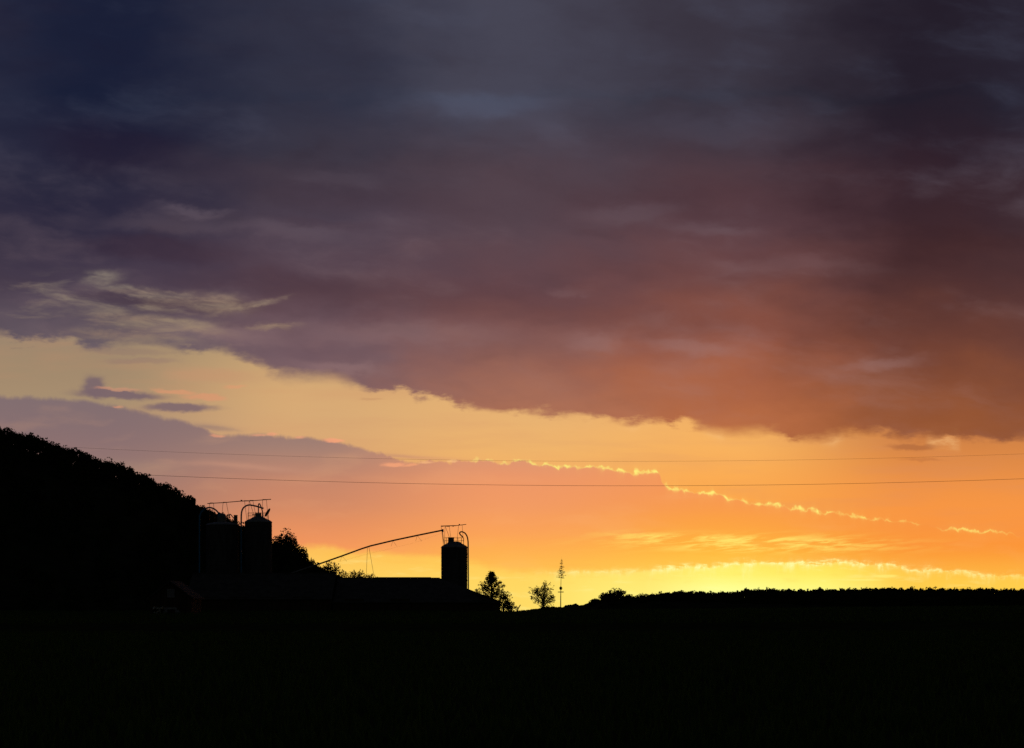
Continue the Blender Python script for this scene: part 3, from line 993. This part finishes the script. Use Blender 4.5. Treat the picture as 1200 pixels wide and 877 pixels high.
# --- silo in front of the hillside
r3, c3, R3, zs3, k3 = silo(D2, 241.5, 279.5, 615.6, [(18.6, 614.8), (17.4, 614.0), (14, 613.2), (9, 612.4), (5, 611.8)],
                           'dark wide silo half lost against the wooded hillside', None)
pp = arc_pts([(235.0, 712), (235.0, 660), (235, 630), (235.0, 609), (235.9, 603.4), (238.6, 599), (242.4, 596.3), (246.6, 595.4), (250.6, 596.3), (254.2, 598.6), (256.8, 602), (258, 607), (258.2, 612.5)],
             D2, [-1.2] * 8 + [-1.1, -1, -.8, -.6, -.5])
MB().tube(pp, .15, 14).build('filling_pipe', M['blue'], r3)
dr = MB()
drum_c = P(260, 611.8, D2); 
dr.lathe([(.01, -.1), (5.2 * k2, -.1), (5.2 * k2, 5.5 * k2), (4.6 * k2, 8.2 * k2), (3 * k2, 9.8 * k2), (.01, 10.4 * k2)], drum_c, 24)
dr.build('cap', M['galv'], r3)
MB().box(P(276.2, 608.5, D2), (3.9 * k2, 3.9 * k2, 9.5 * k2)).box(P(276.2, 604, D2), (4.4 * k2, 4.4 * k2, .07)).build('chimney', M['steel'], r3, smooth=False)
MB().tube(arc_pts([(275, 608.5), (272.6, 606), (270.6, 603.4), (269.2, 602.8), (268.6, 604)], D2), .09, 10).build('elbow_pipe', M['blue'], r3)

# --- long conveyor over both left silos
t = thing('overhead_conveyor', P(280, 612, D2), 'long thin overhead conveyor on paired legs crossing above the two left silos', 'conveyor')
mb = MB()
for a, b, w_ in (((243, 590.3), (262, 589.2), .14), ((262, 589.2), (282, 587.5), .14), ((282, 587.5), (297, 586.9), .16), ((297, 586.9), (317.6, 585.3), .14)):
    mb.beam(P(*a, D2), P(*b, D2), w_, w_)
mb.build('beam', M['steel'], t, smooth=False)
for xx, yy, ww in ((248, 589.6, 4.0), (263.5, 588.8, 4.2), (289, 587.0, 5.6), (295, 586.6, 4.4), (310, 585.6, 4.6)):
    MB().box(P(xx, yy, D2), (ww * k2, .2, .75 * k2)).build('bracket', M['steel'], t, smooth=False)
MB().box(P(282.9, 586.8, D2), (1.8 * k2, .3, 1.5 * k2)).build('trolley', M['steel'], t, smooth=False)
part_legs(t, D2, [((245.5, 590), (246, 614.8), -.6), ((250.3, 590), (251.4, 613.4), .6), ((261.5, 589), (260.3, 603), -.2), ((265.2, 588.8), (269.4, 613.6), .5),
                  ((286.6, 587.4), (289.8, 610), -.6), ((292, 587.4), (290.4, 610), .6), ((292.4, 587.6), (298.6, 607.6), .3), ((296.3, 587), (299.8, 603), -.3),
                  ((307.7, 586), (306.9, 607), .4), ((312.2, 586), (314.8, 610), -.5)], r=.038)

# --- inclined conveyor rising to the hooked-pipe silo
D3 = 366.0
k3 = D3 / F
t = thing('inclined_conveyor', P(326, 717, D3), 'long thin tube conveyor climbing from the bushes to the silo with the hooked pipe', 'conveyor')
pth = [(322, 679), (345, 670.8), (372, 661.8), (400, 652), (424, 643.2), (434, 640), (462, 633.3), (490, 627.4), (518.5, 621.6)]
MB().tube([P(x, y, D3) for x, y in pth], .145, 12).build('tube', M['galv'], t)
mb = MB()
mb.tube([P(322, 681, D3), P(372, 664.8, D3), P(401, 657.5, D3), P(430, 649.5, D3), P(460, 642.6, D3), P(488, 635.6, D3), P(517.5, 625, D3)], .006, 5)
mb.build('tension_cable', M['steel'], t)
for xx, yy, dx0, dx1, dn in ((401, 652, -2.6, 5.2, 6), (460.5, 633.8, -2.2, 4.4, 6.6), (489, 627.8, -2, 5.2, 6.8)):
    for e in (dx0, dx1):
        MB().tube([P(xx, yy, D3), P(xx + e, yy + dn, D3) + Vector((0, e * .04, 0))], .021, 5).build('strut', M['steel'], t)
gz = ground_z(P(430, 717, D3).x, D3)
for x0, x1 in ((430.6, 427.5), (432.4, 445.5)):
    a = P(x0, 641.4, D3); b = P(x1, 717, D3); b.z = gz - .05
    MB().tube([a, b], .032, 6).build('support_leg', M['steel'], t)
a = P(324, 678.4, D3); b = P(324, 717, D3); b.z = gz - .05
MB().tube([a, b], .06, 6).build('support_leg', M['steel'], t)
MB().box(P(518.8, 622, D3), (2.0 * k3, .42, 3.4 * k3)).tube([P(518.6, 623.5, D3), P(519.5, 632, D3), P(520.2, 638.4, D3) + Vector((0, 3, 0))], .06, 8).build('drive_head', M['blue'], t, smooth=False)

# ------------------------------------------------------------------ farm buildings
def gable_or_hip(name, label, cat, x0, x1, ridge_z, eave_z, yc, depth, hip0, hip1, base_z, wall='timber', over=.5):
    """Long building with its ridge along x at depth yc."""
    root = thing(name, ((x0 + x1) / 2, yc, base_z), label, cat)
    y0, y1 = yc - depth / 2, yc + depth / 2
    w = MB()
    wt = .25
    for (cx, cy, sx, sy) in (((x0 + x1) / 2, y0 + wt / 2, x1 - x0, wt), ((x0 + x1) / 2, y1 - wt / 2, x1 - x0, wt),
                             (x0 + wt / 2, yc, wt, depth - 2 * wt - .006), (x1 - wt / 2, yc, wt, depth - 2 * wt - .006)):
        w.box((cx, cy, (base_z - .3 + eave_z) / 2), (sx, sy, eave_z - base_z + .3))
    if hip0 == 0:
        w.prism([(x0 + .01, y0 + .3, eave_z + .004), (x0 + .01, y1 - .3, eave_z + .004), (x0 + .01, yc, ridge_z - .15)], (wt, 0, 0))
    if hip1 == 0:
        w.prism([(x1 - .26, y0 + .3, eave_z + .004), (x1 - .26, y1 - .3, eave_z + .004), (x1 - .26, yc, ridge_z - .15)], (wt, 0, 0))
    w.build('wall', M[wall], root, smooth=False)
    sl = (ridge_z - eave_z) / (depth / 2)
    ze = eave_z - over * sl
    a0 = (x0 - over * (1 if hip0 else .6)); a1 = (x1 + over * (1 if hip1 else .6))
    th = .14
    A_ = [Vector((a0, y0 - over, ze)), Vector((a1, y0 - over, ze)), Vector((a1, y1 + over, ze)), Vector((a0, y1 + over, ze))]
    R0 = Vector((a0 + hip0 + (over if hip0 else 0), yc, ridge_z)); R1_ = Vector((a1 - hip1 - (over if hip1 else 0), yc, ridge_z))
    up = Vector((0, 0, th))
    r = MB()
    b = 0
    r.v = [tuple(p) for p in A_ + [R0, R1_]] + [tuple(p + up) for p in A_ + [R0, R1_]]
    top = [(6, 7, 11, 10), (8, 9, 10, 11), (7, 8, 11), (9, 6, 10)]
    bot = [(0, 4, 5, 1), (2, 5, 4, 3), (1, 5, 2), (3, 4, 0)]
    side = [(0, 1, 7, 6), (1, 2, 8, 7), (2, 3, 9, 8), (3, 0, 6, 9)]
    r.f = top + bot + side
    rf = r.build('roof', M['roof'], root, smooth=False)
    rc = MB()
    rc.tube([R0 + up + Vector((0, 0, .02)), R1_ + up + Vector((0, 0, .02))], .09, 8)
    rc.build('ridge_cap', M['roof'], rf)
    return root, rf, (y0, y1)


DB = 350.0
kb = DB / F
ridge = P(0, 677.4, DB).z - .2
root, rf, (fy0, fy1) = gable_or_hip('barn', 'long low hipped barn in front of the silo with the hooked pipe', 'barn',
                                    P(396, 0, DB).x, P(586, 0, DB).x, ridge, 3.0, DB, 20.0, 0.0, 10.8, 1.2)
# sliding doors and roof lights of the barn
for xx in (-27.5, -19.5):
    d_ = MB().box((xx, fy0 - .05, 2.35), (3.4, .07, 2.3)).build('door', M['timber'], root, smooth=False)
    MB().box((xx + 1.2, fy0 - .115, 2.3), (.07, .05, .4)).build('handle', M['steel'], d_, smooth=False)
MB().beam((P(440, 0, DB).x, DB, ridge + .27), (P(505, 0, DB).x, DB, ridge + .27), .5, .12).build('ridge_vent', M['roof'], rf, smooth=False)

# shed in front of the two left silos
root, rf, (sy0, sy1) = gable_or_hip('cattle_shed', 'broad gabled shed in front of the two left silos', 'shed',
                                    P(228, 0, 346).x, P(392, 0, 346).x, P(0, 673, 346).z, 3.6, 346.0, 16.0, 0, 0, 1.2)
for xx in (-53.0, -47.5, -42.0, -36.5):
    d_ = MB().box((xx, sy0 - .05, 2.5), (3.2, .07, 2.6)).build('door', M['timber'], root, smooth=False)
    MB().box((xx + 1.2, sy0 - .115, 2.4), (.07, .05, .4)).build('handle', M['steel'], d_, smooth=False)

# small outbuilding with pale door frame, its gable towards us
DO = 255.0
ko = DO / F
gz = ground_z(P(200, 0, DO).x, DO)
xa, xb = P(176, 0, DO).x, P(224, 0, DO).x
xm = (xa + xb) / 2
zr, ze = P(0, 682, DO).z, P(0, 700, DO).z
root = thing('outbuilding', (xm, DO, gz), 'small gabled outbuilding with pale window and pale door frame below the wooded hill', 'outbuilding')
w = MB()
w.prism([(xa, DO, gz - .3), (xb, DO, gz - .3), (xb, DO, ze), (xm, DO, zr - .12), (xa, DO, ze)], (0, .25, 0))
w.prism([(xa, DO + 8, gz - .3), (xb, DO + 8, gz - .3), (xb, DO + 8, ze), (xm, DO + 8, zr - .12), (xa, DO + 8, ze)], (0, .25, 0))
w.box((xa + .125, DO + 4.125, (gz + ze) / 2 - .16), (.25, 7.74, ze - gz + .25)).box((xb - .125, DO + 4.125, (gz + ze) / 2 - .16), (.25, 7.74, ze - gz + .25))
w.build('wall', M['timber'], root, smooth=False)
r = MB()
for sgn, xe in ((-1, xa), (1, xb)):
    e = Vector((xe + sgn * .35, DO - .4, ze - .35 * (zr - ze) / (xb - xm)))
    q = Vector((xm, DO - .4, zr))
    r.prism([e, q, q + Vector((0, 0, .14)), e + Vector((0, 0, .14))], (0, 9.05, 0))
r.build('roof', M['roof'], root, smooth=False)
wn = MB().box(P(200.3, 695.4, DO - .04), (6.8 * ko, .06, 8.4 * ko)).build('window', M['glass'], root, smooth=False)
fr_ = MB()
for (cx, cy, sx, sy) in ((200.3, 690.9, 8.4, .9), (200.3, 699.9, 8.4, .9), (196.5, 695.4, .8, 8), (204.1, 695.4, .8, 8), (200.3, 695.4, .5, 8)):
    fr_.box(P(cx, cy, DO - .09), (sx * ko, .07, sy * ko))
fr_.build('frame', M['plaster'], wn, smooth=False)
MB().box(P(193.4, 716.6, DO - .06), (5.0 * ko, .1, 9 * ko)).build('door_panel', M['plaster'], root, smooth=False)
fr_ = MB()
fr_.box(P(200.8, 713.2, DO - .06), (9.6 * ko, .09, 2.4 * ko))
fr_.box(P(206.3, 716.6, DO - .07), (1.6 * ko, .10, 9 * ko))
fr_.build('door_frame', M['plaster'], root, smooth=False)
MB().beam(P(207.5, 715.5, DO - .3), P(211.6, 720.6, DO - .45), .08, .34).build('brace_board', M['plaster'], root, smooth=False)

# bush with pale blossom beside it
sb_ = shrub(185, 710.5, DO - 1.2, 15, 'bush with pale blossom in front of the small outbuilding', 71, n=900, leaf=.07, name='flowering_bush', cat='bush', mat='leafdark')
rngb = np.random.default_rng(4)
C = []
for xx, yy, s_ in ((180.3, 712.6, 1.5), (184.1, 713, 1.1), (187.0, 713.4, 1.2), (187.4, 716.4, 1.1), (190.1, 712.2, 1.1), (184.3, 717.2, 1.0), (184.2, 720.6, 1.2), (181, 718, .7)):
    c = np.array(P(xx, yy, DO - 2.05))
    C.append(c + rngb.normal(0, 1, (60, 3)) * s_ * ko * .6 * np.array([1, .5, 1]))
quad_mesh('blossom', leaves_at(np.concatenate(C), np.full(480, .045), rng=rngb), M['petal'], sb_)

# ------------------------------------------------------------------ leaning post
a = P(606.2, 718, 340); a.z = ground_z(a.x, a.y)
t = thing('leaning_post', a, 'short thick post leaning right beside the last bush of the farm', 'post')
MB().tube([a - Vector((.1, 0, .15)), P(607.4, 713.2, 340), P(609.6, 709.4, 340)], [.09, .085, .075], 8).build('shaft', M['bark'], t)
MB().tube([P(609.5, 709.5, 340), P(609.9, 708.9, 340)], [.095, .06], 8).build('cap', M['steel'], t)

# ------------------------------------------------------------------ slender pole with sparse spruce top
DP = 420.0
kp = DP / F
a = P(657, 717, DP); a.z = ground_z(a.x, a.y)
t = thing('maypole', a, 'slender tall pole with sparse conifer top, dark wreath and flat ring', 'pole')
MB().tube([a - Vector((0, 0, .3)), P(657.1, 700, DP), P(657.2, 690, DP), P(657.5, 678, DP)], [.12, .10, .06, .045], 10).build('pole', M['polewood'], t)
mb = MB()
ring = []
cR = P(657.2, 694, DP)
for i in range(25):
    an_ = 2 * math.pi * i / 24
    ring.append(cR + Vector((math.cos(an_) * 3.1 * kp, math.sin(an_) * 3.1 * kp, 0)))
mb.tube(ring, .085, 8, caps=False)
for i in range(4):
    an_ = math.pi / 4 + math.pi / 2 * i
    mb.tube([cR, cR + Vector((math.cos(an_) * 3.1 * kp, math.sin(an_) * 3.1 * kp, 0))], .03, 5)
mb.build('ring', M['steel'], t)
rngw = np.random.default_rng(9)
q = rngw.normal(size=(700, 3)); q /= np.linalg.norm(q, axis=1)[:, None]
q = q * rngw.uniform(.4, 1, 700)[:, None] * np.array([1.7, 1.7, 2.1]) * kp + np.array(P(657.2, 689.6, DP))
quad_mesh('wreath', leaves_at(q, np.full(700, .07), rng=rngw), M['leafdark'], t)
mb = MB(); C = []
top = P(658.3, 653, DP); bot = P(657.4, 679, DP)
mb.tube([bot, bot.lerp(top, .5), top], [.04, .025, .008], 6)
for lv, (yy, hw, nn) in enumerate(((677.4, 5.4, 8), (675, 5.6, 5), (673, 5.6, 7), (671, 4.6, 5), (669.3, 4.9, 8), (666.5, 3.6, 5), (664.4, 3.3, 7), (661, 2.0, 7), (659, 1.5, 5), (656.6, 1.0, 5))):
    for i in range(nn):
        an_ = 2 * math.pi * (i + rngw.uniform(-.3, .3)) / nn + lv
        w_ = hw * kp * rngw.uniform(.7, 1.1)
        p0 = P(657.5 + (677 - yy) * .03, yy, DP)
        p1 = p0 + Vector((math.cos(an_) * w_, math.sin(an_) * w_, w_ * rngw.uniform(-.25, .55)))
        mb.tube([p0, p0.lerp(p1, .5) + Vector((0, 0, -.06 * w_)), p1], [.018, .012, .005], 4)
        m = int(16 * w_ / kp / 3) + 4
        tt = rngw.uniform(.15, 1.0, m)[:, None]
        C.append(np.array(p0) * (1 - tt) + np.array(p1) * tt + rngw.normal(0, .035, (m, 3)))
    C.append(np.array(P(657.6 + (677 - yy) * .03, yy, DP)) + rngw.normal(0, .07, (14, 3)))
cr_ = mb.build('conifer_top', M['bark'], t)
C = np.concatenate(C)
quad_mesh('needles', leaves_at(C, np.full(len(C), .075), aspect=.3, rng=rngw), M['needle'], t)

# ------------------------------------------------------------------ power lines
def power_line(label, pts, D, r):
    q = np.polyfit([p[0] for p in pts], [p[1] for p in pts], 2)
    mb = MB()
    mb.tube([P(xp, float(np.polyval(q, xp)), D) for xp in np.arange(-900, 2101, 60)], r, 6)
    o = mb.build('power_line', M['wire'])
    tag(o, label, 'cable', 'power lines across the sky')


power_line('upper and thinner of the two power lines crossing the sky', [(118, 526), (360, 535.5), (600, 540.5), (840, 540), (1084, 536)], 82.0, .0037)
power_line('lower and thicker of the two power lines crossing the sky', [(175, 557), (400, 565), (640, 569.4), (860, 568.6), (1084, 565)], 80.0, .0068)

# ------------------------------------------------------------------ far right: hedge, tree, ridge wood, distant hills
def strip_hill(name, D, pts, drop, depth, mat, seed=1, step=3.0, amp=0.0):
    """Rounded ridge whose skyline follows pts (X, Y)."""
    mb = MB()
    rng = np.random.default_rng(seed)
    xsx = np.arange(pts[0][0], pts[-1][0] + .1, step)
    yy = np.interp(xsx, [p[0] for p in pts], [p[1] for p in pts])
    prof = [(-1, 0), (-.7, .25), (-.4, .62), (-.15, .92), (0, 1), (.2, .95), (.6, .5), (1, 0)]
    zb = -drop
    for d, hfr in prof:
        for xp, yv in zip(xsx, yy):
            top = P(xp, yv, D)
            mb.v.append((top.x, D + d * depth, zb + (top.z + rng.normal(0, amp) - zb) * hfr))
    n = len(xsx)
    mb.f = [(j * n + i, j * n + i + 1, (j + 1) * n + i + 1, (j + 1) * n + i) for j in range(len(prof) - 1) for i in range(n - 1)]
    return tag(mb.build(name, mat, angle=180), kind='structure')


RW = [(690, 709), (700, 706), (730, 702), (760, 697.5), (772, 695), (800, 693), (830, 694.2), (858, 694), (876, 691.2), (900, 690.2), (940, 691.2), (975, 690.4), (1010, 690), (1040, 689.2), (1084, 690),
      (1150, 690.5), (1260, 691), (1400, 694)]
DR = 1500.0
strip_hill('far_ridge', DR, [(x, y + 9) for x, y in RW], 11, 260, M['hill'], 2, 6.0)
spots = []
rng = np.random.default_rng(33)
for xp in np.arange(692, 1262, 2.6):
    yv = np.interp(xp, [p[0] for p in RW], [p[1] for p in RW])
    yv += 0.7 * math.sin(xp * .31) * math.sin(xp * .083 + 1) + 0.4 * math.sin(xp * .9)
    for row in (0, 1):
        y = DR + rng.uniform(-12, 12) + row * 25 - 18
        r = rng.uniform(2.3, 4.6)
        s = rng.uniform(.85, 1.4)
        top = P(xp, yv, DR)
        spots.append((top.x / DR * y + rng.uniform(-1.5, 1.5), y, top.z + rng.uniform(-.9, .5) - r * s * 1.0, r, s))
for _ in range(260):
    xp = rng.uniform(700, 1262)
    yv = np.interp(xp, [p[0] for p in RW], [p[1] for p in RW]) + rng.uniform(3, 14)
    y = DR - rng.uniform(40, 150)
    p = P(xp, yv, y)
    spots.append((p.x, y, p.z - 3, rng.uniform(3, 5), 1.1))
wood('ridge_wood', spots, 0.7, M['leafdark'], 'even dark wood along the low ridge under the brightest sky', pts=260)

# hedge bank in front of the ridge
DHG = 720.0
HB = [(684, 710), (694, 705.8), (702, 702.6), (708, 699.5), (730, 698.6), (745, 698.8), (770, 699), (800, 699.6), (850, 701), (920, 703), (1000, 705), (1100, 706), (1260, 706)]
strip_hill('field_bank', DHG, [(x, y + 5) for x, y in HB], 11, 120, M['hill'], 4, 4.0)
spots = []
for xp in np.arange(694, 1262, 3.6):
    yv = np.interp(xp, [p[0] for p in HB], [p[1] for p in HB])
    y = DHG + rng.uniform(-8, 8)
    r = rng.uniform(.9, 1.9); s = rng.uniform(.8, 1.2)
    top = P(xp, yv, DHG)
    spots.append((top.x / DHG * y, y, top.z + rng.uniform(-.5, .35) - r * s * .9, r, s))
wood('hedge_bank', spots, .35, M['leafdark'], 'dark uneven hedge on the bank right of the slender pole', 'hedge', pts=220)
shrub(719, 691.8, 700, 25, 'round dark tree standing above the far hedge', 81, base=P(0, 706, 700).z, n=2200, leaf=.3, name='round_tree', cat='tree', lumps=14, mat='leafdark')
shrub(707.5, 695.4, 702, 11, 'small bushy tree touching the left side of the round tree above the hedge', 82, base=P(0, 706, 702).z, n=500, leaf=.24, name='small_tree', cat='tree', mat='leafdark')

for i, (xp, yt_, w_, lb) in enumerate(((698, 702.3, 13, 'low bush at the left foot of the far hedge'), (737, 697, 13, 'low bush just right of the round tree above the hedge'), (752, 696.6, 15, 'wide low bush further right along the far hedge'))):
    shrub(xp, yt_, 704 + i, w_, lb, 90 + i, base=P(0, 708, 704).z, n=700, leaf=.26, mat='leafdark', group='bushes on the far hedge')
strip_hill('distant_hills', 4200.0, [(560, 718), (606, 716.6), (622, 714.4), (632, 713.2), (641, 711.2), (655, 711.4), (661, 712), (664, 709.6), (670, 709), (675, 707.6), (678, 710), (684, 709.6), (692, 706), (700, 704), (730, 702), (800, 704), (900, 708)],
           14, 900, M['hill'], 6, 1.0, amp=.7)
SC.render.engine = 'CYCLES'
SC.cycles.max_bounces = 4
SC.cycles.use_denoising = False
SC.cycles.sample_clamp_indirect = 2.0
